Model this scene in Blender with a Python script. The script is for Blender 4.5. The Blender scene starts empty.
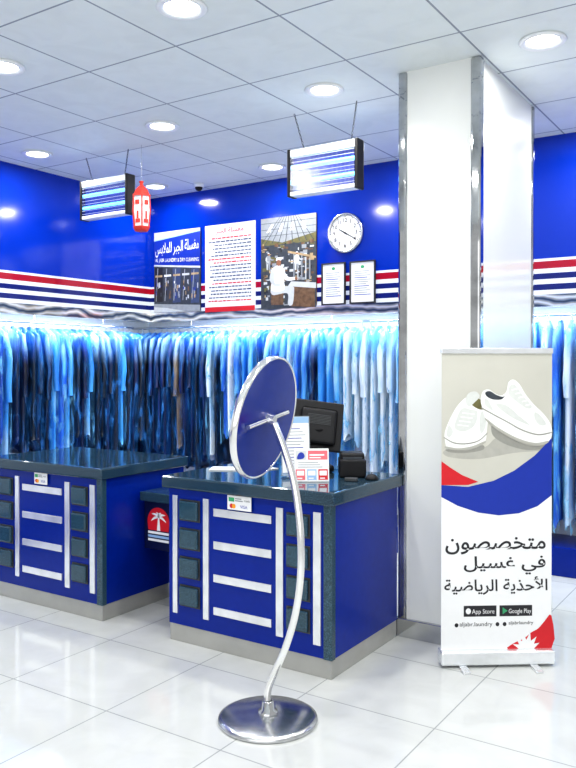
import bpy,bmesh,math,random
from mathutils import Vector,Matrix
random.seed(7)
S=bpy.context.scene; COL=S.collection
S.view_settings.view_transform='Standard'
try: S.view_settings.look='Medium High Contrast'
except Exception: S.view_settings.look='None'
S.view_settings.exposure=-.10
# ---------------------------------------------------------------- materials
def mat(name,col,rough=.5,metal=0,emit=0,noise=.0,nscale=25,coat=0,alpha=1,trans=0,bump=0,spec=.5):
    m=bpy.data.materials.new(name); m.use_nodes=True; nt=m.node_tree; b=nt.nodes['Principled BSDF']
    c=(col[0],col[1],col[2],1)
    b.inputs['Base Color'].default_value=c; b.inputs['Roughness'].default_value=rough
    b.inputs['Metallic'].default_value=metal; b.inputs['Coat Weight'].default_value=coat
    b.inputs['Specular IOR Level'].default_value=spec
    b.inputs['Alpha'].default_value=alpha; b.inputs['Transmission Weight'].default_value=trans
    if emit:
        b.inputs['Emission Color'].default_value=c; b.inputs['Emission Strength'].default_value=emit
    if noise or bump:
        tc=nt.nodes.new('ShaderNodeTexCoord'); n=nt.nodes.new('ShaderNodeTexNoise'); n.inputs['Scale'].default_value=nscale
        n.inputs['Detail'].default_value=5
        nt.links.new(tc.outputs['Object'],n.inputs['Vector'])
        if noise:
            r=nt.nodes.new('ShaderNodeValToRGB')
            r.color_ramp.elements[0].position=.3; r.color_ramp.elements[1].position=.7
            r.color_ramp.elements[0].color=tuple(max(0,x*(1-noise)) for x in col)+(1,)
            r.color_ramp.elements[1].color=tuple(min(1,x*(1+noise)) for x in col)+(1,)
            nt.links.new(n.outputs['Fac'],r.inputs['Fac']); nt.links.new(r.outputs['Color'],b.inputs['Base Color'])
        if bump:
            bp=nt.nodes.new('ShaderNodeBump'); bp.inputs['Strength'].default_value=bump; bp.inputs['Distance'].default_value=.01
            nt.links.new(n.outputs['Fac'],bp.inputs['Height']); nt.links.new(bp.outputs['Normal'],b.inputs['Normal'])
    return m
def s2l(r,g,b):
    f=lambda v:((v/255+.055)/1.055)**2.4 if v>10 else v/255/12.92
    return (f(r),f(g),f(b))
BLUE=s2l(2,50,170)
def tilemat(name,base,line,size,ox,oy,mort,rough,noise=.06,bumpy=0,coat=0):
    m=bpy.data.materials.new(name); m.use_nodes=True; nt=m.node_tree; b=nt.nodes['Principled BSDF']
    g=nt.nodes.new('ShaderNodeNewGeometry'); mp=nt.nodes.new('ShaderNodeMapping'); mp.inputs['Location'].default_value=(-ox,-oy,0)
    br=nt.nodes.new('ShaderNodeTexBrick'); br.offset=0; br.squash=1
    br.inputs['Scale'].default_value=1; br.inputs['Brick Width'].default_value=size; br.inputs['Row Height'].default_value=size
    br.inputs['Mortar Size'].default_value=mort; br.inputs['Mortar Smooth'].default_value=.1; br.inputs['Bias'].default_value=0
    br.inputs['Color1'].default_value=base+(1,); br.inputs['Color2'].default_value=tuple(x*(1-noise) for x in base)+(1,)
    br.inputs['Mortar'].default_value=line+(1,)
    nt.links.new(g.outputs['Position'],mp.inputs['Vector']); nt.links.new(mp.outputs['Vector'],br.inputs['Vector'])
    n=nt.nodes.new('ShaderNodeTexNoise'); n.inputs['Scale'].default_value=4.5; n.inputs['Detail'].default_value=9; n.inputs['Distortion'].default_value=1.2
    nt.links.new(g.outputs['Position'],n.inputs['Vector'])
    r=nt.nodes.new('ShaderNodeValToRGB'); r.color_ramp.elements[0].position=.35; r.color_ramp.elements[1].position=.6
    r.color_ramp.elements[0].color=(1-noise*1.5,)*3+(1,); r.color_ramp.elements[1].color=(1,1,1,1)
    mx=nt.nodes.new('ShaderNodeMix'); mx.data_type='RGBA'; mx.blend_type='MULTIPLY'; mx.inputs[0].default_value=1
    nt.links.new(n.outputs['Fac'],r.inputs['Fac']); nt.links.new(br.outputs['Color'],mx.inputs[6]); nt.links.new(r.outputs['Color'],mx.inputs[7])
    nt.links.new(mx.outputs[2],b.inputs['Base Color']); b.inputs['Roughness'].default_value=rough; b.inputs['Coat Weight'].default_value=coat
    bp=nt.nodes.new('ShaderNodeBump'); bp.inputs['Strength'].default_value=.3; bp.inputs['Distance'].default_value=.003; bp.invert=True
    nt.links.new(br.outputs['Fac'],bp.inputs['Height']); nt.links.new(bp.outputs['Normal'],b.inputs['Normal'])
    return m
def stripemat(name):
    m=bpy.data.materials.new(name); m.use_nodes=True; nt=m.node_tree; b=nt.nodes['Principled BSDF']
    g=nt.nodes.new('ShaderNodeNewGeometry'); sx=nt.nodes.new('ShaderNodeSeparateXYZ'); nt.links.new(g.outputs['Position'],sx.inputs[0])
    mr=nt.nodes.new('ShaderNodeMapRange'); mr.inputs['From Min'].default_value=2.12; mr.inputs['From Max'].default_value=2.41
    nt.links.new(sx.outputs['Z'],mr.inputs['Value'])
    r=nt.nodes.new('ShaderNodeValToRGB'); cr=r.color_ramp; cr.interpolation='CONSTANT'
    W=s2l(225,230,240)+(1,); N=s2l(24,36,110)+(1,); R=s2l(165,18,44)+(1,); B=BLUE+(1,)
    stops=[(0,W),(.12,N),(.27,W),(.40,N),(.55,W),(.67,R),(.86,W),(.93,B)]
    cr.elements[0].position=0; cr.elements[0].color=W; cr.elements[1].position=.93; cr.elements[1].color=B
    for p,c in stops[1:-1]:
        e=cr.elements.new(p); e.color=c
    nt.links.new(mr.outputs[0],r.inputs['Fac']); nt.links.new(r.outputs['Color'],b.inputs['Base Color'])
    b.inputs['Roughness'].default_value=.12; b.inputs['Coat Weight'].default_value=.1
    return m
def bandmat(name):
    m=bpy.data.materials.new(name); m.use_nodes=True; nt=m.node_tree; b=nt.nodes['Principled BSDF']
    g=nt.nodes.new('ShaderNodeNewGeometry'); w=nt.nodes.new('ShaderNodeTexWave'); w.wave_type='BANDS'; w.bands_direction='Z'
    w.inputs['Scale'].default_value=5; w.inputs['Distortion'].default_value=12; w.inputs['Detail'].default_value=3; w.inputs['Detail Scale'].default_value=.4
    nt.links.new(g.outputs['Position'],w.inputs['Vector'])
    r=nt.nodes.new('ShaderNodeValToRGB'); cr=r.color_ramp; cr.elements[0].color=s2l(70,84,110)+(1,); cr.elements[1].color=s2l(235,240,245)+(1,)  # wavy grey, blue and brown tones paint reflections into the mirror band
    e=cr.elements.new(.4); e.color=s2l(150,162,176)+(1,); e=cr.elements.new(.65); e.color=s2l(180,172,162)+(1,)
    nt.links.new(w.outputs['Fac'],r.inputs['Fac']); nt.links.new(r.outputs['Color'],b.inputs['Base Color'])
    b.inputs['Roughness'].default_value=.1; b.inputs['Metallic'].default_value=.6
    return m
def granmat(name,base,sc=240,hi=2.6):
    m=bpy.data.materials.new(name); m.use_nodes=True; nt=m.node_tree; b=nt.nodes['Principled BSDF']
    tc=nt.nodes.new('ShaderNodeTexCoord'); v=nt.nodes.new('ShaderNodeTexNoise'); v.inputs['Scale'].default_value=sc; v.inputs['Detail'].default_value=3
    nt.links.new(tc.outputs['Object'],v.inputs['Vector'])
    r=nt.nodes.new('ShaderNodeValToRGB'); cr=r.color_ramp
    cr.elements[0].position=.35; cr.elements[0].color=tuple(x*.5 for x in base)+(1,); cr.elements[1].position=.72; cr.elements[1].color=tuple(min(1,x*hi) for x in base)+(1,)
    e=cr.elements.new(.56); e.color=base+(1,)
    nt.links.new(v.outputs['Fac'],r.inputs['Fac']); nt.links.new(r.outputs['Color'],b.inputs['Base Color'])
    b.inputs['Roughness'].default_value=.07; b.inputs['Coat Weight'].default_value=.2; b.inputs['Coat Roughness'].default_value=.03
    return m
def garmat(name,cols,topc):
    m=bpy.data.materials.new(name); m.use_nodes=True; nt=m.node_tree; b=nt.nodes['Principled BSDF']
    tc=nt.nodes.new('ShaderNodeTexCoord'); oi=nt.nodes.new('ShaderNodeObjectInfo')
    ad=nt.nodes.new('ShaderNodeVectorMath'); ad.operation='ADD'; nt.links.new(tc.outputs['Object'],ad.inputs[0])
    ml=nt.nodes.new('ShaderNodeVectorMath'); ml.operation='SCALE'; ml.inputs[0].default_value=(37,11,23); nt.links.new(oi.outputs['Random'],ml.inputs['Scale'])
    nt.links.new(ml.outputs[0],ad.inputs[1])
    mp=nt.nodes.new('ShaderNodeMapping'); mp.inputs['Scale'].default_value=(7,7,1.0); nt.links.new(ad.outputs[0],mp.inputs['Vector'])
    n=nt.nodes.new('ShaderNodeTexNoise'); n.inputs['Scale'].default_value=1.3; n.inputs['Detail'].default_value=3; n.inputs['Distortion'].default_value=.5  # vertical streaks put the plastic wrap's highlights into the garment colour
    nt.links.new(mp.outputs[0],n.inputs['Vector'])
    r=nt.nodes.new('ShaderNodeValToRGB'); cr=r.color_ramp
    cr.elements[0].position=.34; cr.elements[0].color=cols[0]+(1,); cr.elements[1].position=.70; cr.elements[1].color=cols[-1]+(1,)
    if len(cols)==3:
        e=cr.elements.new(.52); e.color=cols[1]+(1,)
    nt.links.new(n.outputs['Fac'],r.inputs['Fac'])
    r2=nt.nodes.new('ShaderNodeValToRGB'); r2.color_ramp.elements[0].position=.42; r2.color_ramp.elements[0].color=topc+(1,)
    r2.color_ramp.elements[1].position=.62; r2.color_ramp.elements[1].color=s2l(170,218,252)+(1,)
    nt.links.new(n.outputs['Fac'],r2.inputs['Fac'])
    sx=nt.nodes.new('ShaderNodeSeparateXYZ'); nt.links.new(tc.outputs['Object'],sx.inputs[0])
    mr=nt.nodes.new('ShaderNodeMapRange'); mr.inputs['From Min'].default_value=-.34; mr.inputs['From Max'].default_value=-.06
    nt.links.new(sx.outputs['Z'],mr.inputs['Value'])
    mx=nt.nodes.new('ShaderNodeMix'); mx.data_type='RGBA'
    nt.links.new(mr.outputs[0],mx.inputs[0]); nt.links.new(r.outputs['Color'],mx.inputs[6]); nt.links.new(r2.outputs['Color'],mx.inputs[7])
    nt.links.new(mx.outputs[2],b.inputs['Base Color'])
    b.inputs['Roughness'].default_value=.4
    return m
def filmmat(name,col,lo,hi):
    m=bpy.data.materials.new(name); m.use_nodes=True; nt=m.node_tree; b=nt.nodes['Principled BSDF']
    tc=nt.nodes.new('ShaderNodeTexCoord'); oi=nt.nodes.new('ShaderNodeObjectInfo')
    ad=nt.nodes.new('ShaderNodeVectorMath'); ad.operation='ADD'; nt.links.new(tc.outputs['Object'],ad.inputs[0])
    ml=nt.nodes.new('ShaderNodeVectorMath'); ml.operation='SCALE'; ml.inputs[0].default_value=(17,31,13); nt.links.new(oi.outputs['Random'],ml.inputs['Scale'])
    nt.links.new(ml.outputs[0],ad.inputs[1])
    mp2=nt.nodes.new('ShaderNodeMapping'); mp2.inputs['Scale'].default_value=(10,10,2.4); mp2.inputs['Rotation'].default_value=(.15,.12,0); nt.links.new(ad.outputs[0],mp2.inputs['Vector'])
    n3=nt.nodes.new('ShaderNodeTexNoise'); n3.inputs['Scale'].default_value=1.4; n3.inputs['Detail'].default_value=3.5; n3.inputs['Distortion'].default_value=1.3
    nt.links.new(mp2.outputs[0],n3.inputs['Vector'])
    r3=nt.nodes.new('ShaderNodeValToRGB'); r3.color_ramp.elements[0].position=.53; r3.color_ramp.elements[0].color=(lo,)*3+(1,)
    r3.color_ramp.elements[1].position=.68; r3.color_ramp.elements[1].color=(hi,)*3+(1,)
    nt.links.new(n3.outputs['Fac'],r3.inputs['Fac']); nt.links.new(r3.outputs['Color'],b.inputs['Alpha'])
    b.inputs['Base Color'].default_value=col+(1,); b.inputs['Roughness'].default_value=.08
    b.inputs['Specular IOR Level'].default_value=1.0; b.inputs['Coat Weight'].default_value=1; b.inputs['Coat Roughness'].default_value=.04
    bp=nt.nodes.new('ShaderNodeBump'); bp.inputs['Strength'].default_value=.9; bp.inputs['Distance'].default_value=.03
    nt.links.new(n3.outputs['Fac'],bp.inputs['Height']); nt.links.new(bp.outputs['Normal'],b.inputs['Normal'])
    nt.links.new(bp.outputs['Normal'],b.inputs['Coat Normal'])
    return m
M={}
M['film']=filmmat('clear_crinkled_film',s2l(130,208,255),.05,.70)
M['filmdark']=filmmat('clear_blue_film',s2l(60,150,240),.04,.50)
M['wall']=stripemat('glossy_blue_striped_panel')
M['blue']=mat('blue_laminate',s2l(1,40,142),.25,noise=.05,spec=.3)
M['bluedk']=mat('deep_blue_laminate',s2l(4,24,105),.25,coat=.2,noise=.05)
M['recess']=mat('dark_recess_panel',s2l(9,18,62),.35,noise=.1)
M['mirblue']=mat('saturated_blue_disc',s2l(1,40,132),.14,noise=.04,spec=.4)
M['white']=mat('white_paint',(.82,.84,.86),.35,noise=.02)
M['pillar']=mat('white_gloss_panel',s2l(226,228,225),.2,noise=.02,nscale=2,coat=.15)
M['chrome']=mat('chrome',(.55,.56,.57),.08,1,noise=.08,nscale=8)
M['chromedk']=mat('mirror_chrome_trim',(.50,.51,.52),.05,1,noise=.35,nscale=5)
M['polish']=mat('polished_steel',(.88,.88,.87),.12,.95,noise=.05,nscale=8)
M['steel']=mat('brushed_steel',(.58,.59,.60),.22,1,noise=.15,nscale=30)
M['alu']=mat('satin_aluminium',(.86,.88,.90),.2,.7,noise=.10,nscale=10)
M['kal']=mat('pale_wire_housing',(.78,.81,.85),.35,.2,noise=.05)
M['band']=bandmat('painted_mirror_band')
M['granite']=granmat('dark_polished_granite',s2l(44,68,84),200,2.8)
M['granite2']=granmat('teal_granite_square',s2l(50,80,96),260,2.2)
M['plinth']=mat('grey_plinth',s2l(176,176,172),.22,.3,noise=.06,nscale=6)
M['black']=mat('black_plastic',(.010,.010,.012),.45,noise=.1,spec=.3)
M['dark']=mat('dark_grey',(.04,.045,.05),.4,noise=.1)
M['ink']=mat('print_black',(.02,.02,.025),.5,noise=.05)
M['paper']=mat('print_white',(.84,.85,.86),.45,noise=.01)
M['cream']=mat('print_warm_grey',s2l(198,197,187),.45,noise=.05,nscale=3)
M['navy']=mat('print_navy',s2l(20,52,162),.45,noise=.03)
M['red']=mat('print_red',s2l(205,30,42),.45,noise=.03)
M['pink']=mat('print_pink',s2l(225,110,120),.5,noise=.03)
M['lblue']=mat('print_light_blue',s2l(150,185,225),.5,noise=.03)
M['green']=mat('print_green',s2l(60,160,110),.5,noise=.03)
M['orange']=mat('print_orange',s2l(240,160,40),.5,noise=.03)
M['grey']=mat('print_grey',s2l(150,155,160),.5,noise=.1)
M['lgrey']=mat('print_light_grey',s2l(200,204,206),.5,noise=.06)
M['dgrey']=mat('print_dark_grey',s2l(60,66,74),.5,noise=.3)
M['inkblue']=mat('print_blue_grey',s2l(62,76,110),.5,noise=.1)
M['brown']=mat('print_brown',s2l(110,84,62),.5,noise=.4)
M['tan']=mat('print_tan',s2l(180,156,118),.5,noise=.3)
M['olive']=mat('print_olive',s2l(104,100,62),.5,noise=.3)
M['skin']=mat('print_skin',s2l(150,100,72),.5,noise=.1)
M['sole']=mat('print_sole_shadow',s2l(150,150,143),.5,noise=.05)
M['sole2']=mat('print_soft_shadow',s2l(176,175,167),.5,noise=.05)
M['shoe']=mat('print_shoe_white',s2l(238,239,236),.5,noise=.02,nscale=60)
M['shoe2']=mat('print_shoe_shade',s2l(213,216,212),.5,noise=.03,nscale=60)
M['lamp']=mat('downlight_diffuser',(1,.98,.94),.5,emit=9)
M['led']=mat('led_tube_glow',(.9,.96,1),.5,emit=5)
M['uv']=mat('uv_tube_glow',(.15,.60,1),.5,emit=3.0)
M['lanternred']=mat('lantern_red',s2l(200,58,46),.45,noise=.1)
M['mirror']=mat('mirror_glass',(.9,.9,.92),.02,1,noise=.01)
M['acryl']=mat('clear_acrylic',(.8,.88,.95),.08,trans=.7,noise=.02)
M['screen']=mat('screen_glass',(.02,.025,.04),.08,noise=.05)
# ---------------------------------------------------------------- mesh builder
class MB:
    def __init__(s): s.v=[];s.f=[];s.fm=[];s.sm=[];s.mats=[]
    def mi(s,m):
        m=M[m] if isinstance(m,str) else m
        if m not in s.mats: s.mats.append(m)
        return s.mats.index(m)
    def add(s,vs,fs,m,smooth=False):
        o=len(s.v); i=s.mi(m); s.v+=[tuple(v) for v in vs]
        for f in fs: s.f.append([o+k for k in f]); s.fm.append(i); s.sm.append(smooth)
        return s
    def bm(s,b,m,smooth=False):
        b.verts.index_update()
        s.add([v.co[:] for v in b.verts],[[v.index for v in f.verts] for f in b.faces],m,smooth); b.free(); return s
    def box(s,a,b,m,bev=0,mx=None,seg=2):
        bm=bmesh.new(); bmesh.ops.create_cube(bm,size=1)
        for v in bm.verts: v.co=Vector(((a[i]+b[i])/2+v.co[i]*(b[i]-a[i]) for i in range(3)))
        if bev: bmesh.ops.bevel(bm,geom=bm.edges[:],offset=bev,segments=seg,affect='EDGES',profile=.6)
        if mx is not None: bm.transform(mx)
        return s.bm(bm,m)
    def cyl(s,p0,p1,r0,r1,m,n=24,smooth=True):
        return s.tube([p0,p1],[r0,r1],m,n,smooth)
    def tube(s,pts,r,m,n=10,smooth=True,cap=True):
        pts=[Vector(p) for p in pts]
        if not hasattr(r,'__len__'): r=[r]*len(pts)
        vs=[];fs=[]; 
        t0=(pts[1]-pts[0]).normalized(); up=Vector((0,0,1)) if abs(t0.z)<.9 else Vector((1,0,0))
        a=t0.cross(up).normalized()
        for i,p in enumerate(pts):
            if i==0:t=pts[1]-pts[0]
            elif i==len(pts)-1:t=pts[-1]-pts[-2]
            else:t=pts[i+1]-pts[i-1]
            if t.length<1e-9: t=t0
            t.normalize(); a=(a-t*a.dot(t)).normalized(); b=t.cross(a)
            for k in range(n):
                g=2*math.pi*k/n; vs.append(p+(a*math.cos(g)+b*math.sin(g))*r[i])
        for i in range(len(pts)-1):
            for k in range(n):
                k2=(k+1)%n; fs.append([i*n+k,i*n+k2,(i+1)*n+k2,(i+1)*n+k])
        s.add(vs,fs,m,smooth)
        if cap:
            s.add(vs[:n],[list(range(n))[::-1]],m); s.add(vs[-n:],[list(range(n))],m)
        return s
    def lathe(s,prof,m,n=32,c=(0,0,0),smooth=True,mx=None):
        vs=[];fs=[]
        for r,z in prof:
            for k in range(n):
                g=2*math.pi*k/n; v=Vector((c[0]+r*math.cos(g),c[1]+r*math.sin(g),c[2]+z)); vs.append(mx@v if mx is not None else v)
        for i in range(len(prof)-1):
            for k in range(n):
                k2=(k+1)%n; fs.append([i*n+k,i*n+k2,(i+1)*n+k2,(i+1)*n+k])
        return s.add(vs,fs,m,smooth)
    def p2(s,pts,m,d=0.001):      # flat print polygon in the xz plane facing -Y
        return s.add([(x,-d,z) for x,z in pts],[list(range(len(pts)))],m)
    def r2(s,x0,z0,x1,z1,m,d=0.001): return s.p2([(x0,z0),(x1,z0),(x1,z1),(x0,z1)],m,d)
    def c2(s,x,z,rx,rz,m,d=0.001,n=28,a0=0,a1=360):
        return s.p2([(x+rx*math.cos(math.radians(a0+(a1-a0)*k/(n if a1-a0==360 else n-1))),z+rz*math.sin(math.radians(a0+(a1-a0)*k/(n if a1-a0==360 else n-1)))) for k in range(n)],m,d)
    def smooth2(s,pts,m,d=.001,q=6):
        out=[];N=len(pts)
        for i in range(N):
            p0,p1,p2,p3=[pts[(i+j-1)%N] for j in range(4)]
            for k in range(q):
                t=k/q; out.append(tuple(.5*((2*p1[a])+(-p0[a]+p2[a])*t+(2*p0[a]-5*p1[a]+4*p2[a]-p3[a])*t*t+(-p0[a]+3*p1[a]-3*p2[a]+p3[a])*t**3) for a in (0,1)))
        return s.p2(out,m,d)
    def text(s,txt,x0,z0,x1,z1,m,d=.002,keep=True,bold=0,shear=0):
        cu=bpy.data.curves.new('t','FONT'); cu.body=txt; cu.resolution_u=3; cu.offset=bold
        o=bpy.data.objects.new('t',cu); COL.objects.link(o); bpy.context.view_layer.update()
        me=bpy.data.meshes.new_from_object(o.evaluated_get(bpy.context.evaluated_depsgraph_get()))
        vs=[v.co.copy() for v in me.vertices]; fs=[list(p.vertices) for p in me.polygons]
        bpy.data.objects.remove(o); bpy.data.curves.remove(cu); bpy.data.meshes.remove(me)
        if not vs: return s
        ax=min(v.x for v in vs);bx=max(v.x for v in vs);ay=min(v.y for v in vs);by=max(v.y for v in vs)
        sx=(x1-x0)/max(bx-ax,1e-6); sz=(z1-z0)/max(by-ay,1e-6)
        if keep: sx=sz=min(sx,sz)
        cx=(x0+x1)/2;cz=(z0+z1)/2
        return s.add([(cx+(v.x-(ax+bx)/2)*sx,-d,cz+(v.y-(ay+by)/2)*sz+shear*(v.x-(ax+bx)/2)*sx) for v in vs],fs,m)
    def mesh(s,name):
        me=bpy.data.meshes.new(name); me.from_pydata(s.v,[],s.f)
        for m in s.mats: me.materials.append(m)
        for p,i,sm in zip(me.polygons,s.fm,s.sm): p.material_index=i; p.use_smooth=sm
        me.update(); return me
def put(name,mb=None,parent=None,loc=(0,0,0),rot=(0,0,0),label=None,cat=None,group=None,kind=None):
    me=mb.mesh(name) if isinstance(mb,MB) else mb
    o=bpy.data.objects.new(name,me); COL.objects.link(o); o.location=loc; o.rotation_euler=rot
    if parent: o.parent=parent
    if label:o['label']=label
    if cat:o['category']=cat
    if group:o['group']=group
    if kind:o['kind']=kind
    if me is None: o.empty_display_size=.1
    return o
def copytree(o,kids,loc,rot=None):
    n=o.copy(); COL.objects.link(n); n.location=loc
    if rot: n.rotation_euler=rot
    for k in kids:
        c=k.copy(); COL.objects.link(c); c.parent=n
    return n
def st(name,mb): return put(name,mb,kind='structure')
# ---------------------------------------------------------------- room
ZC=3.30
fl=tilemat('glossy_floor_tiles',s2l(202,204,202),s2l(160,163,163),.667,-2.0,3.2,.0035,.09,.035)
cl=tilemat('ceiling_panels',s2l(228,234,234),s2l(146,154,164),.667,-2.135,3.84,.006,.6,.03)
LX=-5.6; BY=5.95; FB=2.03; RX=1.2; NY=-.8
st('floor',MB().box((-6.25,NY,-.1),(RX,6.6,0),fl))
st('ceiling',MB().box((-6.25,NY,ZC),(RX,6.6,ZC+.1),cl))
st('wall_back',MB().box((-6.15,6.5,0),(RX,6.6,ZC),'white'))
st('wall_left',MB().box((-6.25,NY,0),(-6.15,6.6,ZC),'white'))
st('trim_1',MB().box((LX,BY,2.12),(RX,BY+.05,ZC),M['wall']))
st('trim_2',MB().box((LX-.05,NY,2.12),(LX,BY+.05,ZC),M['wall']))
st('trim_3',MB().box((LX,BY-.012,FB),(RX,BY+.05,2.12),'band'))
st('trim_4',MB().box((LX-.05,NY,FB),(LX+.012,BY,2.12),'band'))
st('trim_5',MB().box((LX-.5,BY+.05,2.12),(RX,6.5,2.15),'white'))
st('trim_6',MB().box((-6.15,NY,2.12),(LX-.05,BY+.05,2.15),'white'))
st('trim_7',MB().box((LX-.045,4.08,0),(LX+.005,4.13,FB),'chrome',.004))
st('baseboard_back',MB().box((-5.62,6.02,0),(RX,6.5,.22),'blue',.005))
st('baseboard_left',MB().box((-6.15,NY,0),(-5.66,6.5,.22),'blue',.005))
# pillar
PX0,PX1,PY0,PY1=-1.965,-1.49,4.19,5.22
st('wall_pillar',MB().box((PX0,PY0,0),(PX1,PY1,ZC),'pillar'))
k=0
for (x,y,w,h) in [(PX0-.010,PY0-.012,.055,.05),(PX1-.046,PY0-.014,.060,.06),(PX1-.03,PY1-.03,.042,.042),(PX0-.012,PY1-.04,.04,.052)]:
    st('trim_%d'%(8+k),MB().box((x,y,0),(x+w,y+h,ZC-.001),'chromedk',.014,seg=3)); k+=1
st('baseboard_pillar',MB().box((PX0-.02,PY0-.02,0),(PX1+.02,PY1+.02,.11),'chrome',.004))
# LED tubes in garment alcoves
for i,(a,b) in enumerate([((-5.4,6.05,2.09),(-3.4,6.05,2.09)),((-3.3,6.05,2.09),(-1.4,6.05,2.09)),((-1.3,6.05,2.09),(.6,6.05,2.09)),((-5.7,2.6,2.09),(-5.7,4.2,2.09)),((-5.7,4.3,2.09),(-5.7,5.9,2.09))]):
    r=put('led_tube_light',MB().tube([a,b],.014,'led',10),label='glowing white tube light above the hanging garments',cat='lamp',group='alcove tube lights')
    put('tube_housing',MB().box((min(a[0],b[0])-.01,min(a[1],b[1])-.012,2.098),(max(a[0],b[0])+.01,max(a[1],b[1])+.012,2.122),'alu'),parent=r)
    L=bpy.data.lights.new('alcove_light','AREA'); L.shape='RECTANGLE'; L.energy=21; L.color=(.90,.97,1)
    o=bpy.data.objects.new('alcove_light',L); COL.objects.link(o)
    dx,dy=b[0]-a[0],b[1]-a[1]; L.size=max(dx,.06);L.size_y=max(dy,.06)
    o.location=((a[0]+b[0])/2,(a[1]+b[1])/2,2.07)
# ---------------------------------------------------------------- downlights
first=None
prof=[(.085,-.001),(.118,-.001),(.122,-.008),(.112,-.016),(.09,-.012),(.082,-.004)]
for y in (1.5,2.84,4.17,5.55):
    for x in (-5.16,-3.81,-2.47,-1.14,.2):
        if y<2 and x<-4: continue
        if first is None:
            first=put('ceiling_downlight',MB().lathe(prof,'white',32),loc=(x,y,ZC),label='round white recessed ceiling downlight, lit',cat='ceiling light',group='recessed downlights')
            lens=put('diffuser',MB().lathe([(.0001,-.006),(.085,-.006)],'lamp',32),parent=first)
        else: copytree(first,[lens],(x,y,ZC))
        L=bpy.data.lights.new('downlight_lamp','AREA'); L.shape='DISK'; L.size=.16; L.energy=12.5; L.color=(1,.985,.95)
        o=bpy.data.objects.new('downlight_lamp',L); COL.objects.link(o); o.location=(x,y,ZC-.02)
# shop front daylight behind the viewer
L=bpy.data.lights.new('shopfront_daylight','AREA'); L.shape='RECTANGLE'; L.size=4.5; L.size_y=2.8; L.energy=52; L.color=(1,1,1)
o=bpy.data.objects.new('shopfront_daylight',L); COL.objects.link(o); o.location=(-.6,-.7,1.7); o.rotation_euler=(math.radians(90),0,math.radians(20))
# security camera
r=put('security_camera',MB().lathe([(.0001,0),(.05,0),(.05,-.03),(.04,-.035),(.0001,-.035)],'white',24),loc=(-4.75,5.7,ZC),label='small white dome security camera on the ceiling',cat='security camera')
put('dome',MB().lathe([(.036,-.034),(.033,-.052),(.02,-.066),(.0001,-.071)],'black',20),parent=r)
# ---------------------------------------------------------------- garments
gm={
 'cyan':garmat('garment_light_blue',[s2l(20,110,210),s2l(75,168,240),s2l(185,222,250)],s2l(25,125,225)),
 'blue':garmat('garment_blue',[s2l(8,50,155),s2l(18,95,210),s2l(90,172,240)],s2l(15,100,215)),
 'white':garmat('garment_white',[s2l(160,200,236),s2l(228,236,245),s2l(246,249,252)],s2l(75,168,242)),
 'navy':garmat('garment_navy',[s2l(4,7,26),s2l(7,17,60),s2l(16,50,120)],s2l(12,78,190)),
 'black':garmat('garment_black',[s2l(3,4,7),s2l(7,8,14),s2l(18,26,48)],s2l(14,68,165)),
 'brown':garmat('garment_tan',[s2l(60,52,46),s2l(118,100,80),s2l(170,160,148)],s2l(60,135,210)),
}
def garment(length,seed,sleeve=True,cover=False):
    R=random.Random(seed); n=32; rows=34; mb=MB(); vs=[];fs=[]
    ph=[R.uniform(0,6.28) for _ in range(6)]; wv=R.uniform(.30,.34) if sleeve else R.uniform(.36,.40)
    mt=gm['cyan']
    if cover: wv=R.uniform(.425,.445); mt=M['film']
    for i in range(rows):
        t=i/(rows-1); z=-length*t**1.2
        d=-z
        sh=.06 if cover else .10
        if d<sh: w=.03+(wv*.92-.03)*math.sin(min(1,d/sh)*math.pi/2)**1.1
        else: w=wv*(.92+.05*math.sin(d*3+ph[0])*.6-.03*max(0,(d-.5)))
        th=.024+.028*min(1,d/.25)
        if cover: th=.036+.031*min(1,d/.15)
        for k in range(n):
            a=2*math.pi*k/n; c,s_=math.cos(a),math.sin(a)
            ex=math.copysign(abs(c)**.6,c); ey=math.copysign(abs(s_)**.8,s_)
            q=min(1,d*3)
            if cover: rp=1+(.05*math.sin(5*a+ph[1]+d*3)+.04*math.sin(7*a+ph[2]-d*6)+.03*math.sin(3*a+ph[4]+d*9))*q
            else: rp=1+(.14*math.sin(5*a+ph[1]+d*1.2)+.07*math.sin(9*a+ph[2]-d*2)+.04*math.sin(3*a+ph[4]+d*5))*q
            vs.append((w/2*ex*(1+(.03*math.sin(ph[3]+d*7+2*a) if cover else .02*math.sin(ph[3]+d*4))*q), th/2*1.08*ey*rp+.002*math.sin(d*5+ph[0]), z+ ((.03*math.sin(2*a+ph[1])+.015*math.sin(5*a+ph[2])) if i==rows-1 else 0)))
    for i in range(rows-1):
        for k in range(n):
            k2=(k+1)%n; fs.append([i*n+k,(i+1)*n+k,(i+1)*n+k2,i*n+k2])
    if not cover:
        fs.append(list(range(n))[::-1]); fs.append([(rows-1)*n+k for k in range(n)])
    mb.add(vs,fs,mt,True)
    if sleeve and not cover:
        for sg in (-1,1):
            L_=R.uniform(.50,.62); P_=[];rr=[]
            for i in range(9):
                t=i/8; P_.append((sg*(wv/2*.78+.035*math.sin(min(1,t*2.2)*math.pi/2)+.006*math.sin(t*9+ph[2])),.003*math.sin(t*6+ph[3]),-.075-L_*t)); rr.append(.020+.010*math.sin(min(1,t*3)*math.pi/2)-.005*t+.002*math.sin(t*17+ph[4]))
            mb.tube(P_,rr,mt,12)
    return mb.mesh('plastic_cover' if cover else 'hanging_garment')
lens_=(1.12,1.2,1.34,1.04,1.27,1.42,1.16,1.3,1.0,1.38)
gmesh=[(garment(l,i,i%3!=2),garment(l+.06,i+50,False,True)) for i,l in enumerate(lens_)]
glong=[(garment(l,i+20,i%2==0),garment(l+.04,i+70,False,True)) for i,l in enumerate((1.48,1.52,1.62,1.44,1.56))]
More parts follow.
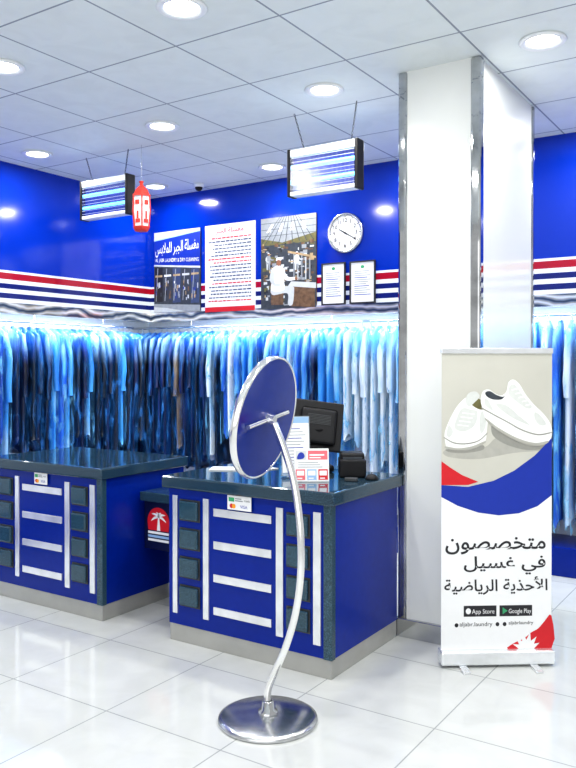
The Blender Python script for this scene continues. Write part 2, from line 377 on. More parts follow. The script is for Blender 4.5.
hk=MB(); hk.tube([(0,0,-.03),(0,0,.012),(.012,0,.022),(.016,0,.036),(.008,0,.050),(-.008,0,.050),(-.014,0,.040)],.0025,'chrome',6)
hk.tube([(-.15,0,-.09),(0,0,-.028),(.15,0,-.09)],.003,'chrome',6)
hkm=hk.mesh('hanger')
lab={'cyan':'light blue garment in clear plastic film on a rail','blue':'blue garment wrapped in clear plastic film on a rail','white':'white garment in clear plastic film on a rail',
 'navy':'navy garment in clear plastic film on a rail','black':'black garment in shiny plastic film on a rail','brown':'tan and grey garment in plastic film on a rail'}
RZ=1.985
def hang(x,y,ang,cm,lng=False):
    me,cv=random.choice(glong if lng else gmesh); o=bpy.data.objects.new('hanging_garment',me); COL.objects.link(o)
    o.location=(x,y,RZ-.045+random.uniform(-.004,0)); o.rotation_euler=(0,0,ang+random.uniform(-.012,.012)+(math.pi if random.random()<.5 else 0))
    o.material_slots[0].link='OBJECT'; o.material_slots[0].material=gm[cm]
    o['label']=lab[cm]; o['category']='garment'; o['group']='garments hanging on the rails'
    h=bpy.data.objects.new('hanger',hkm); COL.objects.link(h); h.parent=o
    c=bpy.data.objects.new('plastic_cover',cv); COL.objects.link(c); c.parent=o; c['label']='clear crinkled plastic cover'
    if cm in('navy','black','brown'):
        c.material_slots[0].link='OBJECT'; c.material_slots[0].material=M['filmdark']
x=-6.06
while x<.1:
    if x<-4.8: cm=random.choice(['black','navy','navy','brown','navy','black','brown','white'])
    elif x<-4.4: cm=random.choice(['cyan','white','blue'])
    elif x<-3.7: cm=random.choice(['cyan','blue','navy','blue','white','cyan'])
    else: cm=random.choice(['cyan','white','white','blue','white','cyan'])
    hang(x,6.235,math.pi/2,cm,x>-2.3); x+=random.uniform(.084,.089)
y=3.3
while y<5.97:
    cm=random.choice(['navy','black','blue','cyan','navy','black','blue','navy'])
    hang(-5.90,y,0,cm); y+=random.uniform(.084,.089)
def rail(a,b,lb):
    r=put('garment_rail',MB().tube([a,b],.012,'chrome',12),label=lb,cat='clothes rail',group='garment rails')
    n=4
    for i in range(n):
        t=(i+.5)/n; p=Vector(a).lerp(Vector(b),t)
        put('rail_bracket',MB().tube([p,p+Vector((0,0,2.12-p.z))],.006,'chrome',8),parent=r)
rail((-6.14,6.235,RZ),(.6,6.235,RZ),'long chrome rail carrying wrapped garments along the wall')
rail((-5.90,2.6,RZ),(-5.90,6.0,RZ),'chrome rail carrying wrapped garments beside the counter')
# ---------------------------------------------------------------- counters
def counter(X0,lb,sticker):
    W=1.09; Y0=3.40; Y1=4.165
    r=put('service_counter',None,loc=(X0,Y0,0),label=lb,cat='counter',group='service counters')
    D=Y1-Y0
    put('plinth',MB().box((.004,.004,0),(W-.004,D,.10),'plinth',.003),parent=r)
    put('carcass',MB().box((0,0,.10),(W,D,.886),'blue',.003),parent=r)
    put('worktop',MB().box((-.03,-.035,.886),(W+.03,D+.01,.956),'granite',.012,seg=3),parent=r,label='dark polished speckled granite worktop')
    put('corner_trim',MB().box((1.045,-.006,.10),(W+.006,.03,.886),'granite2',.002),parent=r)
    for a,b in ((.035,.070),(.26,.30),(.755,.80),(.985,1.03)):
        put('vertical_strip',MB().box((a,-.010,.165),(b,0,.845),'alu',.003),parent=r,label='silver vertical strip')
    for z in (.775,.592,.408,.225):
        put('horizontal_strip',MB().box((.335,-.010,z-.022),(.725,0,z+.022),'alu',.003),parent=r,label='silver horizontal strip')
    for a,b in ((.085,.235),(.82,.965)):
        for z in (.765,.602,.438,.275):
            mb=MB(); mb.box((a,-.006,z-.062),(b,0,z+.062),'dark',.002); mb.box((a+.008,-.024,z-.052),(b-.008,-.006,z+.054),'granite2',.008)
            put('square_panel',mb,parent=r,label='raised teal granite square panel')
    mb=MB(); x,z,w,h=sticker
    mb.box((x,-.0165,z),(x+w,-.0115,z+h),'paper',.001)
    q=MB(); d=.0175
    q.r2(x+w*.06,z+h*.58,x+w*.30,z+h*.86,'green',d); q.r2(x+w*.33,z+h*.62,x+w*.66,z+h*.70,'grey',d); q.r2(x+w*.33,z+h*.76,x+w*.60,z+h*.84,'grey',d)
    q.text('mada',x+w*.72,z+h*.58,x+w*.95,z+h*.86,'ink',d+.0005)
    q.c2(x+w*.18,z+h*.27,h*.16,h*.16,'red',d); q.c2(x+w*.28,z+h*.27,h*.16,h*.16,'orange',d+.0004)
    q.text('VISA',x+w*.50,z+h*.16,x+w*.90,z+h*.38,'navy',d)
    s_=put('payment_sticker',mb,parent=r,label='small white card payment sticker'); put('sticker_print',q,parent=s_)
    return r
counter(-3.06,'blue counter with silver strips and granite top beside the pillar',(.44,.805,.16,.078))
counter(-4.70,'blue counter with silver strips and empty granite top',(.47,.81,.125,.075))
# flap shelf between counters
r=put('flap_shelf',MB().box((-3.575,3.69,.715),(-3.095,4.10,.775),'granite',.008),label='low granite flap shelf between the two counters',cat='shelf')
put('back_panel',MB().box((-3.575,4.02,0),(-3.095,4.05,.715),'recess',.002),parent=r)
put('logo_board',MB().box((-3.575,3.735,.40),(-3.34,3.76,.715),'recess',.003),parent=r,label='dark blue logo board')
mb=MB(); 
mb.c2(0,.0,.095,.095,'red',.001,a0=0,a1=180,n=24); mb.p2([(-.095,0),(-.088,-.055),(.088,-.055),(.095,0)],'red',.001)
mb.p2([(-.012,-.055),(.018,-.055),(.009,.035),(-.002,.035)],'paper',.0015)
for sx_ in (-1,1):
    for (ang,L_) in ((-12,.068),(28,.068),(66,.05)):
        ca,sa=math.cos(math.radians(ang)),math.sin(math.radians(ang)); nx,nz=-sa,ca
        pts=[(.0,.0),(L_*.45*ca+.012*nx,L_*.45*sa+.012*nz),(L_*ca,L_*sa-.012),(L_*.45*ca-.004*nx,L_*.45*sa-.004*nz)]
        mb.smooth2([(.003+sx_*a,.030+b) for a,b in pts],'paper',.0016)
mb.r2(-.09,-.078,.09,-.062,'paper',.001); mb.r2(-.09,-.102,.09,-.086,'lblue',.001); mb.r2(-.09,-.126,.09,-.110,'paper',.001)
put('palm_emblem',mb,parent=r,loc=(-3.452,3.734,.58),label='white palm tree on rounded red badge')
# ---------------------------------------------------------------- counter top things
T=.957
rz=math.radians(33)
r=put('sales_monitor',None,loc=(-2.43,4.02,T),rot=(0,0,rz+.15),label='black touch screen sales monitor on the granite counter',cat='monitor')
put('stand_base',MB().box((-.09,-.08,0),(.09,.08,.04),'black',.018,seg=4),parent=r)
put('stand_neck',MB().tube([(0,.02,.03),(0,.01,.10),(0,-.02,.18),(0,-.03,.26)],[.07,.05,.042,.045],'black',16),parent=r)
mx=Matrix.Translation((0,.0,.27))@Matrix.Rotation(math.radians(-16),4,'X')@Matrix.Rotation(math.radians(8),4,'Y')
put('display_housing',MB().box((-.15,-.028,-.15),(.15,0,.15),'black',.012,mx,3).box((-.11,-.06,-.12),(.11,-.02,.10),'black',.028,mx,4),parent=r)
mb=MB()
for i in range(7): mb.box((-.07,-.0625,.0+i*.009),(.07,-.0595,.004+i*.009),'dark',0,mx)
put('rear_vent',mb,parent=r)
put('screen',MB().box((-.135,.0,-.13),(.135,.003,.13),'screen',0,mx),parent=r)
r=put('leaflet_holder',None,loc=(-2.40,3.74,T+.005),rot=(math.radians(-6),0,rz+.25),label='clear acrylic sign holder with a price leaflet',cat='sign holder')
put('acrylic_stand',MB().box((-.085,-.003,.002),(.085,.006,.34),'acryl',.001).box((-.085,-.03,.002),(.085,.03,.008),'acryl',.001),parent=r)
mb=MB(); mb.r2(-.080,.02,.080,.335,'paper',.004); mb.r2(-.080,.30,.080,.335,'lblue',.0045)
for i in range(13): mb.r2(-.06,.05+i*.018,.06-(i*37%5)*.008,.054+i*.018,'grey' if i%3 else 'navy',.0045)
put('leaflet',mb,parent=r,label='white leaflet with blue heading')
r=put('tent_card',None,loc=(-2.25,3.66,T),rot=(0,0,rz+.05),label='pink and white folded promotional card on counter',cat='card display')
mb=MB(); mxa=Matrix.Rotation(math.radians(-12),4,'X')
mb.box((-.095,-.001,0),(.095,.002,.18),'paper',0,Matrix.Translation((0,-.04,0))@mxa); mb.box((-.095,-.001,0),(.095,.002,.18),'paper',0,Matrix.Translation((0,.04,0))@Matrix.Rotation(math.radians(12),4,'X'))
put('folded_card',mb,parent=r)
mb=MB(); mb.r2(-.092,.004,.092,.176,'paper',.0008)
for (a,c1) in ((-.088,'pink'),(-.026,'lblue'),(.036,'red')):
    mb.r2(a,.01,a+.052,.068,c1); mb.r2(a+.006,.034,a+.046,.060,'paper',.0014); mb.r2(a+.008,.016,a+.036,.022,'paper',.0014)
for i in range(3): mb.r2(-.075,.078+.012*i,.06-(i*17%4)*.012,.082+.012*i,'grey',.0015)
mb.r2(-.088,.12,-.03,.17,'lgrey',.0012); mb.r2(-.02,.12,.088,.17,'pink',.0012); mb.r2(-.012,.142,.07,.150,'paper',.0015); mb.r2(-.012,.128,.05,.134,'paper',.0015); mb.smooth2([(-.08,.125),(-.07,.155),(-.05,.16),(-.038,.14),(-.05,.125)],'navy',.0015)
put('card_print',mb,parent=r,loc=(0,-.0415,0),rot=(math.radians(-12),0,0))
r=put('receipt_printer',MB().box((-.075,-.09,0),(.075,.09,.10),'black',.012,seg=3).box((-.07,-.05,.09),(.07,.085,.135),'black',.02,seg=4),loc=(-2.16,3.96,T),rot=(0,0,rz),label='small black receipt printer on the counter',cat='printer')
put('paper_slot',MB().box((-.055,-.06,.098),(.055,-.048,.112),'dgrey'),parent=r)
put('paper_sheet',MB().box((-.10,-.07,0),(.10,.07,.006),'paper'),loc=(-2.93,3.78,T),rot=(0,0,.5),label='white paper slips lying on the counter',cat='paper')
put('paper_sheet',MB().box((-.06,-.045,0),(.06,.045,.004),'paper'),loc=(-2.74,3.93,T),rot=(0,0,-.2),label='small white paper slip lying on the counter',cat='paper')
r=put('desk_bell',MB().lathe([(.0001,0),(.035,0),(.037,.006),(.033,.014),(.022,.026),(.0001,.032)],'black',24),loc=(-1.99,3.88,T),label='small dark round desk bell on the counter',cat='bell')
put('button',MB().cyl((0,0,.03),(0,0,.042),.004,.005,'chrome',10),parent=r)
put('stamp_pad',MB().box((-.035,-.025,0),(.035,.025,.018),'dark',.004),loc=(-2.06,3.77,T),rot=(0,0,.4),label='small dark stamp pad on the counter',cat='stamp pad')
# ---------------------------------------------------------------- foot mirror on pole
r=put('standing_mirror',None,loc=(-1.99,2.865,0),label='round tilting mirror on a curved chrome pole stand',cat='mirror')
put('base',MB().lathe([(.0001,0),(.222,0),(.225,.006),(.222,.018),(.205,.025),(.06,.034),(.0001,.034)],'steel',64),parent=r,label='round brushed steel base plate')
put('collar',MB().lathe([(.045,.032),(.045,.045),(.030,.052),(.026,.085),(.018,.09)],'chrome',32),parent=r)
def cr(pts,q=8):
    out=[];P=[Vector(p) for p in pts];P=[P[0]*2-P[1]]+P+[P[-1]*2-P[-2]]
    for i in range(1,len(P)-2):
        for k in range(q):
            t=k/q;p0,p1,p2,p3=P[i-1:i+3]
            out.append(.5*((2*p1)+(-p0+p2)*t+(2*p0-5*p1+4*p2-p3)*t*t+(-p0+3*p1-3*p2+p3)*t**3))
    return out+[P[-2]]
put('pole',MB().tube(cr([(0,0,.03),(0,0,.13),(.035,0,.22),(.10,0,.36),(.15,0,.52),(.175,0,.70),(.17,0,.90),(.14,0,1.08),(.09,0,1.22),(.035,0,1.335)]),.0165,'polish',16),parent=r,label='curved chrome pole')
n=Vector((.965,.13,-.20)).normalized(); q=Vector((0,0,1)).rotation_difference(n).to_matrix().to_4x4()
mx=Matrix.Translation((-.015,0,1.36))@q
put('backing_disc',MB().lathe([(.0001,.014),(.275,.014),(.275,-.012),(.0001,-.012)],'mirblue',64,mx=mx,smooth=False),parent=r,label='blue back of the round mirror')
put('mirror_glass',MB().lathe([(.0001,-.014),(.268,-.014)],'mirror',64,mx=mx),parent=r)
prof=[(.274+.009*math.cos(a*math.pi/6),.018*math.sin(a*math.pi/6)) for a in range(13)]
put('rim',MB().lathe(prof,'polish',64,mx=mx),parent=r,label='silver rim')
v0=mx@Vector((0,0,.026)); t=Vector((0,1,.10)).normalized(); t=(t-n*t.dot(n)).normalized()
put('crossbar',MB().tube([v0-t*.20,v0+t*.17],.011,'polish',10),parent=r)
put('pivot',MB().cyl(mx@Vector((0,0,.010)),mx@Vector((0,0,.05)),.026,.022,'polish',20),parent=r)
# ---------------------------------------------------------------- wall posters
def board(name,x0,x1,z0,z1,m,lb,cat,th=.012):
    w=x1-x0;h=z1-z0
    return put(name,MB().box((0,0,0),(w,th,h),m,.002),loc=(x0,BY-th-.0005,z0),label=lb,cat=cat),w,h
# storefront picture
r,w,h=board('wall_poster',-5.54,-4.93,2.125,2.94,'dgrey','poster photograph of a laundry shopfront with blue sign','poster')
mb=MB(); mb.r2(0,0,w,h,'grey',.001); mb.p2([(0,h*.88),(w,h*.96),(w,h),(0,h)],'lgrey',.0012)
mb.p2([(0,h*.60),(w,h*.54),(w,h*.97),(0,h*.90)],'navy',.0015)
mb.p2([(0,h*.89),(w,h*.96),(w,h*.98),(0,h*.905)],'lblue',.0017)
mb.p2([(0,h*.58),(w,h*.515),(w,h*.54),(0,h*.60)],'lgrey',.0018)
mb.p2([(0,h*.10),(w,h*.06),(w,h*.515),(0,h*.58)],'dgrey',.0014)
R=random.Random(5)
for i in range(5):
    x0=.012+i*w/5.1; x1=x0+w*.172; zt=h*(.565-.012*i)
    mb.p2([(x0,h*(.13-.008*i)),(x1,h*(.13-.008*i)),(x1,zt-.006),(x0,zt)],['ink','dgrey','inkblue','dgrey','inkblue'][i],.0019)
    mb.r2(x0+.006,h*.44,x1-.006,h*.465,['tan','paper','tan','lgrey','tan'][i],.002)
    mb.p2([(x0+.01,h*.14),(x0+.02,h*.14),(x0+.045,zt-.01),(x0+.035,zt-.01)],'grey',.00195)
    for j in range(12): 
        a=x0+.006+R.random()*w*.13; b=h*(.13+.24*R.random()); mb.r2(a,b,a+R.uniform(.006,.018),b+h*R.uniform(.02,.07),R.choice(['lgrey','ink','navy','dgrey','tan','grey','brown','paper']),.0021+j*.0001)
mb.p2([(0,0),(w,0),(w,h*.07),(0,h*.11)],'grey',.0036); mb.p2([(0,0),(w*.7,0),(w*.3,h*.05),(0,h*.07)],'lgrey',.0038)
put('printed_picture',mb,parent=r)
AR=lambda l:''.join(chr(c) if c else ' ' for c in reversed(l))
mgsla=[0xFEE3,0xFED0,0xFEB4,0xFEE0,0xFE94]; aljbr=[0xFE8D,0xFEDF,0xFEA0,0xFE92,0xFEAE]; lml=[0xFEDF,0xFEE0,0xFEE4,0xFEFC,0xFE91,0xFEB2]
mb=MB(); mb.text(AR(mgsla+[0]+aljbr+[0]+lml),w*.03,h*.70,w*.97,h*.875,'paper',.003,keep=False,bold=.008,shear=.03); mb.text('AL JABR LAUNDRY & DRY CLEANING',w*.03,h*.60,w*.97,h*.66,'paper',.003,keep=False,bold=.006,shear=-.05)
put('lettering',mb,parent=r)
# text poster
r,w,h=board('wall_poster.001',-4.87,-4.27,2.105,2.945,'paper','white notice poster with red heading and dark text lines','poster'); r.name='wall_poster'
mb=MB(); mb.r2(.006,.006,w-.006,h-.006,'paper',.001)
mb.r2(0,0,w,h*.055,'red',.0015)
mb.text(AR(mgsla+[0]+aljbr),w*.22,h*.885,w*.78,h*.955,'red',.0018,keep=False,bold=.014)
R=random.Random(3)
for i in range(19):
    z=h*(.835-.040*i); x=w*.93
    m=('red' if i in(0,6,7,13,18) else 'inkblue')
    while x>w*(.09+R.random()*.12):
        L_=R.uniform(.015,.055); mb.r2(max(x-L_,w*.07),z,x,z+.010+.004*R.random(),m,.0018); x-=L_+.008
put('printed_text_block',mb,parent=r)
# laundry plant photo
r,w,h=board('wall_poster.002',-4.20,-3.60,2.107,2.945,'brown','poster photograph of workers in a laundry plant','poster'); r.name='wall_poster'
mb=MB(); mb.r2(0,0,w,h,'dgrey',.001); mb.r2(0,h*.70,w,h,'olive',.0011); mb.p2([(0,h*.78),(w*.4,h*.72),(w,h*.80),(w,h),(0,h)],'grey',.0012)
for i in range(9): mb.p2([(w*i/8-.03 if i else 0,h*.72),(w*i/8-.022 if i else .006,h*.72),(w*(.35+i*.04)+.006,h),(w*(.35+i*.04),h)],'dgrey',.0014)
for i in range(4): mb.p2([(w*(.1+.22*i),h*.84),(w*(.18+.22*i),h*.845),(w*(.24+.18*i),h*.93),(w*(.20+.18*i),h*.93)],'paper',.0013)
for z in (.80,.87,.94): mb.r2(0,h*z,w,h*z+.004,'dgrey',.0015)
R=random.Random(9)
for i in range(320):
    a=R.random()*w*.92; b=h*(.03+R.random()*.67); mb.r2(a,b,min(w,a+R.uniform(.01,.05)),b+R.uniform(.006,.035),R.choice(['olive','brown','tan','grey','dgrey','ink','lgrey','brown','dgrey','dgrey']),.0016+i*.000003)
mb.p2([(w*.56,h*.02),(w*.98,0),(w*.98,h*.22),(w*.58,h*.25)],'brown',.0026); mb.p2([(w*.50,h*.24),(w,h*.20),(w,h*.26),(w*.56,h*.29)],'lgrey',.0027)
for i in range(5): mb.r2(w*(.60+.07*i),h*.30,w*(.62+.07*i),h*(.60-.02*i),'lgrey' if i%2 else 'grey',.0026)
mb.p2([(w*.50,h*.60),(w,h*.52),(w,h*.54),(w*.50,h*.625)],'tan',.0028)
def fig(cx,bz,s,m1,seat=False):
    if seat:   # seated, knees to the side
        mb.smooth2([(cx-.085*s,bz+.03*s),(cx+.06*s,bz+.04*s),(cx+.19*s,bz+.03*s),(cx+.21*s,bz-.01*s),(cx+.19*s,bz-.16*s),(cx+.13*s,bz-.16*s),(cx+.12*s,bz-.04*s),(cx-.07*s,bz-.05*s)],'lgrey',.0028)
        mb.r2(cx-.09*s,bz-.16*s,cx+.07*s,bz-.04*s,'brown',.0027)
    else:
        mb.p2([(cx-.075*s,bz+.02),(cx-.01*s,bz+.02),(cx-.02*s,bz-.20*s),(cx-.07*s,bz-.20*s)],'lgrey',.0028); mb.p2([(cx,bz+.02),(cx+.07*s,bz+.02),(cx+.06*s,bz-.20*s),(cx+.01*s,bz-.20*s)],'grey',.0028)
    mb.smooth2([(cx-.085*s,bz),(cx-.08*s,bz+.12*s),(cx-.09*s,bz+.22*s),(cx-.03*s,bz+.265*s),(cx+.03*s,bz+.265*s),(cx+.09*s,bz+.215*s),(cx+.075*s,bz+.12*s),(cx+.08*s,bz)],m1,.0030)
    mb.smooth2([(cx-.085*s,bz+.22*s),(cx-.11*s,bz+.12*s),(cx-.05*s,bz+.05*s),(cx+.03*s,bz+.045*s),(cx+.03*s,bz+.07*s),(cx-.045*s,bz+.085*s),(cx-.05*s,bz+.18*s)],'lgrey',.0032)
    mb.smooth2([(cx+.06*s,bz+.23*s),(cx+.13*s,bz+.14*s),(cx+.22*s,bz+.13*s),(cx+.22*s,bz+.10*s),(cx+.11*s,bz+.10*s),(cx+.05*s,bz+.16*s)],m1,.0032)
    mb.c2(cx+.235*s,bz+.115*s,.02*s,.014*s,'skin',.0033); mb.c2(cx+.01*s,bz+.305*s,.030*s,.042*s,'skin',.0033)
    mb.smooth2([(cx-.024*s,bz+.32*s),(cx-.02*s,bz+.35*s),(cx+.01*s,bz+.357*s),(cx+.04*s,bz+.348*s),(cx+.042*s,bz+.322*s),(cx+.005*s,bz+.33*s)],'paper',.0035)
fig(w*.66,h*.48,.30,'lgrey'); fig(w*.14,h*.50,.28,'grey'); fig(w*.32,.17,.84,'paper',True)
put('printed_picture',mb,parent=r)
# certificates
def cert(x0,x1,z0,z1):
    r=put('framed_certificate',None,loc=(x0,BY-.02,z0),label='small framed certificate hanging below the wall clock',cat='picture frame',group='framed certificates')
    w=x1-x0;h=z1-z0;t=.012;mb=MB()
    for a,b in (((0,0,0),(w,.019,t)),((0,0,h-t),(w,.019,h)),((0,0,t),(t,.019,h-t)),((w-t,0,t),(w,.019,h-t))): mb.box(a,b,'ink',.002)
    put('frame',mb,parent=r)
    mb=MB(); mb.box((t,.010,t),(w-t,.018,h-t),'paper')
    put('sheet',mb,parent=r); mb=MB()
    for i in range(12): mb.r2(w*.18,h*(.2+.05*i),w*(.82-(i*53%7)*.03),h*(.2+.05*i)+.006,'grey' if i%4 else 'navy',0)
    mb.c2(w*.5,h*.86,.018,.014,'green',0)
    put('printed_text_block',mb,parent=r,loc=(0,.009,0))
cert(-3.545,-3.305,2.118,2.487); cert(-3.262,-3.015,2.120,2.485)
# clock
r=put('wall_clock',None,loc=(-3.30,BY-.001,2.735),label='round white wall clock with black numerals on blue wall',cat='clock')
rx=Matrix.Rotation(math.radians(90),4,'X')
put('case',MB().lathe([(.0001,.0),(.172,.0),(.176,.02),(.170,.038),(.158,.040),(.150,.026)],'steel',48,mx=rx),parent=r)
put('dial',MB().lathe([(.0001,.025),(.156,.025)],'paper',48,mx=rx),parent=r)
mb=MB()
for i in range(60):
    a=math.radians(6*i); r0=.142 if i%5 else .134; w_=.0012 if i%5 else .0028
    dx,dz=math.sin(a),math.cos(a); mb.p2([(r0*dx+w_*dz,r0*dz-w_*dx),(.150*dx+w_*dz,.150*dz-w_*dx),(.150*dx-w_*dz,.150*dz+w_*dx),(r0*dx-w_*dz,r0*dz+w_*dx)],'ink',.0265)
for i in range(1,13):
    a=math.radians(30*i); x,z=.110*math.sin(a),.110*math.cos(a); mb.text(str(i),x-.024,z-.0175,x+.024,z+.0175,'ink',.0265,bold=.02)
put('numerals',mb,parent=r)
def hand(a,l,w_,d):
    a=math.radians(a); dx,dz=math.sin(a),math.cos(a)
    return MB().p2([(-.02*dx+w_*dz,-.02*dz-w_*dx),(-.02*dx-w_*dz,-.02*dz+w_*dx),(l*dx-w_*.5*dz,l*dz+w_*.5*dx),(l*dx+w_*.5*dz,l*dz-w_*.5*dx)],'ink',d)
put('hour_hand',hand(300,.07,.008,.029),parent=r); put('minute_hand',hand(120,.11,.006,.031),parent=r)
put('hub',MB().cyl((0,-.026,0),(0,-.034,0),.009,.008,'ink',14),parent=r)
# ---------------------------------------------------------------- insect killers
def killer(x0,z0,y,lb):
    w=.54;h=.31;dp=.085
    r=put('insect_killer',None,loc=(x0,y,z0),label=lb,cat='insect killer',group='hanging insect killers')
    mb=MB(); mb.box((.02,-dp/2,h-.05),(w-.02,dp/2,h),'kal',.006); mb.box((.02,-dp/2,0),(w-.02,dp/2,.028),'kal',.005); mb.box((.02,-.004,.02),(w-.02,.004,h-.04),'navy')
    put('housing',mb,parent=r)
    for a in (0,w-.024): put('end_cap',MB().box((a,-dp/2-.005,-.006),(a+.024,dp/2+.005,h+.006),'black',.008),parent=r)
    for z in (.095,.195):
        for yy in (-.022,.022): put('lamp_tube',MB().tube([(.024,yy,z),(w-.024,yy,z)],.013,'uv',10),parent=r,label='glowing cyan tube')
    for sy in (-1,1):
        mb=MB(); yy=sy*(dp/2-.003)
        for i in range(50):
            x=.030+i*(w-.060)/49; mb.box((x-.0011,yy-.001,.02),(x+.0011,yy+.001,h-.045),'steel')
        for i in range(9):
            z=.042+i*.026; mb.box((.026,yy+sy*.001-.001,z-.0010),(w-.026,yy+sy*.001+.001,z+.0010),'kal')
        put('grille',mb,parent=r)
    mb=MB(); mb.text('EAE',w*.42,h-.036,w*.58,h-.013,'ink',dp/2+.002); put('lettering',mb,parent=r)
    for a,b in ((.11,.03),(w-.07,w-.03)):
        mb=MB(); P0=Vector((a,0,h)); P1=Vector((b,0,ZC-z0)); D=P1-P0; N_=max(2,int(D.length/.02)); u1=D.normalized(); side=u1.cross(Vector((0,1,0)))
        for k in range(N_):
            c=P0.lerp(P1,(k+.5)/N_); hl=D.length/N_*.6; s1=Vector((0,1,0)) if k%2 else side
            P=[]
            for g in range(9):
                t=g*math.pi/4; q_=c+u1*hl*math.sin(t)+s1*.005*math.cos(t); q_.z=min(q_.z,ZC-z0); P.append(q_)
            mb.tube(P,.0019,'dark',5,cap=False)
        put('chain',mb,parent=r)
killer(-2.915,2.735,4.47,'insect killer with glowing blue tubes hanging beside the pillar')
killer(-4.965,2.785,4.48,'insect killer with glowing blue tubes beside red lantern')
# ---------------------------------------------------------------- lantern
r=put('hanging_lantern',None,loc=(-4.285,4.45,2.63),rot=(0,0,.3),label='red and white paper lantern hanging from the ceiling',cat='lantern')
put('base',MB().lathe([(.0001,0),(.05,0),(.062,.012),(.072,.03),(.072,.036),(.0001,.036)],'lanternred',6,smooth=False),parent=r)
put('shade',MB().lathe([(.060,.036),(.072,.16),(.066,.27)],'paper',6,smooth=False),parent=r,label='white paper panels')
mb=MB()
for k in range(6):
    g=math.radians(60*k); mb.tube([(.062*math.cos(g),.062*math.sin(g),.034),(.0745*math.cos(g),.0745*math.sin(g),.16),(.068*math.cos(g),.068*math.sin(g),.272)],.006,'lanternred',6)
    g2=math.radians(60*k+30)
    c,s_=math.cos(g2),math.sin(g2)
    for (u0,z0,u1,z1) in ((-.02,.06,.02,.09),(-.008,.09,.008,.15),(-.018,.20,.018,.235)):
        rr=.0585+.0105*min(1,((z0+z1)/2-.036)/.124)
        vs=[((rr)*c-u*s_,(rr)*s_+u*c,z) for u,z in ((u0,z0),(u1,z0),(u1,z1),(u0,z1))]; mb.add(vs,[[0,1,2,3]],'lanternred')
put('frame',mb,parent=r)
put('cap',MB().lathe([(.078,.268),(.078,.280),(.066,.285),(.055,.315),(.030,.345),(.014,.355),(.014,.375),(.022,.385),(.0001,.395)],'lanternred',6,smooth=False),parent=r)
put('cord',MB().tube([(0,0,.39),(0,0,ZC-2.63)],.002,'steel',6),parent=r)
# ---------------------------------------------------------------- roll-up banner
ra=math.radians(36)
r=put('rollup_banner',None,loc=(-1.345,4.065,0),rot=(0,0,ra),label='roll-up advertising banner stand with white sneakers picture',cat='banner stand')
W2=.297
put('base_housing',MB().box((-.305,-.045,.012),(.305,.045,.085),'alu',.012,seg=3),parent=r,label='silver base housing')
for x in (-.19,.19): put('foot',MB().box((x-.02,-.13,0),(x+.02,.13,.013),'alu',.004),parent=r)
put('support_pole',MB().tube([(0,.03,.08),(0,.02,1.66)],.008,'steel',10),parent=r)
put('top_rail',MB().box((-.30,-.012,1.655),(.30,.012,1.685),'alu',.004),parent=r)
put('fabric',MB().box((-W2,-.002,.08),(W2,.001,1.66),'paper'),parent=r)
BX=lambda px:-W2+(px-444)/108*2*W2     # artwork grid to banner width
BZ=lambda py:1.66-(py-351)/300*1.58
P=lambda l:[(BX(a),BZ(b)) for a,b in l]
mb=MB()
mb.p2(P([(444,351),(552,351),(552,520),(444,520)]),'cream',.0025)
mb.smooth2(P([(446,450),(462,446),(486,446),(500,436),(530,440),(551,441),(548,449),(515,452),(480,458),(452,456)]),'sole2',.0027)
mb.smooth2(P([(449,448),(470,449),(484,444),(484,449),(466,452),(452,451)]),'sole',.0028)
mb.smooth2(P([(494,424),(510,436),(530,445),(548,443),(544,448),(526,449),(506,443),(494,434)]),'sole',.0028)
mb.p2(P([(444,484),(470,486),(495,480),(515,470),(535,455),(552,437),(552,660),(444,660)]),'navy',.0031)
mb.p2(P([(444,460),(452,466),(464,474),(480,481),(470,484),(444,484)]),'red',.0035)
mb.p2(P([(444,496),(460,505),(480,512),(500,515),(520,513),(538,506),(552,495),(552,651),(444,651)]),'paper',.0038)
# running shoe pointing toward the viewer
mb.smooth2(P([(448,443),(447,432),(451,420),(457,408),(463,400),(470,395),(479,396),(486,403),(489,416),(488,430),(486,441),(475,446),(460,448),(450,447)]),'shoe',.0042)
mb.smooth2(P([(470,399),(477,396),(484,400),(487,407),(481,408),(474,404)]),'olive',.0045)
mb.smooth2(P([(467,400),(470,392),(477,390),(481,395),(476,401),(471,405)]),'shoe2',.0046)
mb.smooth2(P([(464,407),(472,408),(479,411),(476,424),(466,430),(457,427),(459,416)]),'shoe2',.0046)
for i in range(4):
    a=(464-i*1.5,411+i*4); mb.p2(P([a,(a[0]+12-i*.4,a[1]+1.2),(a[0]+12-i*.4,a[1]+2.3),(a[0],a[1]+1.1)]),'shoe',.0049+i*.00005)
mb.smooth2(P([(447,436),(456,441),(468,442),(480,439),(488,432),(488,433),(480,440.1),(468,443.1),(456,442.1),(447,437)]),'sole',.0048)
mb.smooth2(P([(448,445),(460,447),(474,445),(486,440),(486,442),(475,447.5),(460,449),(449,447.5)]),'sole2',.0049)
mb.smooth2(P([(482,412),(486,411),(487,424),(483,432),(481,426)]),'shoe2',.005)
mb.smooth2(P([(451,424),(455,430),(452,436),(449,433)]),'shoe2',.005)
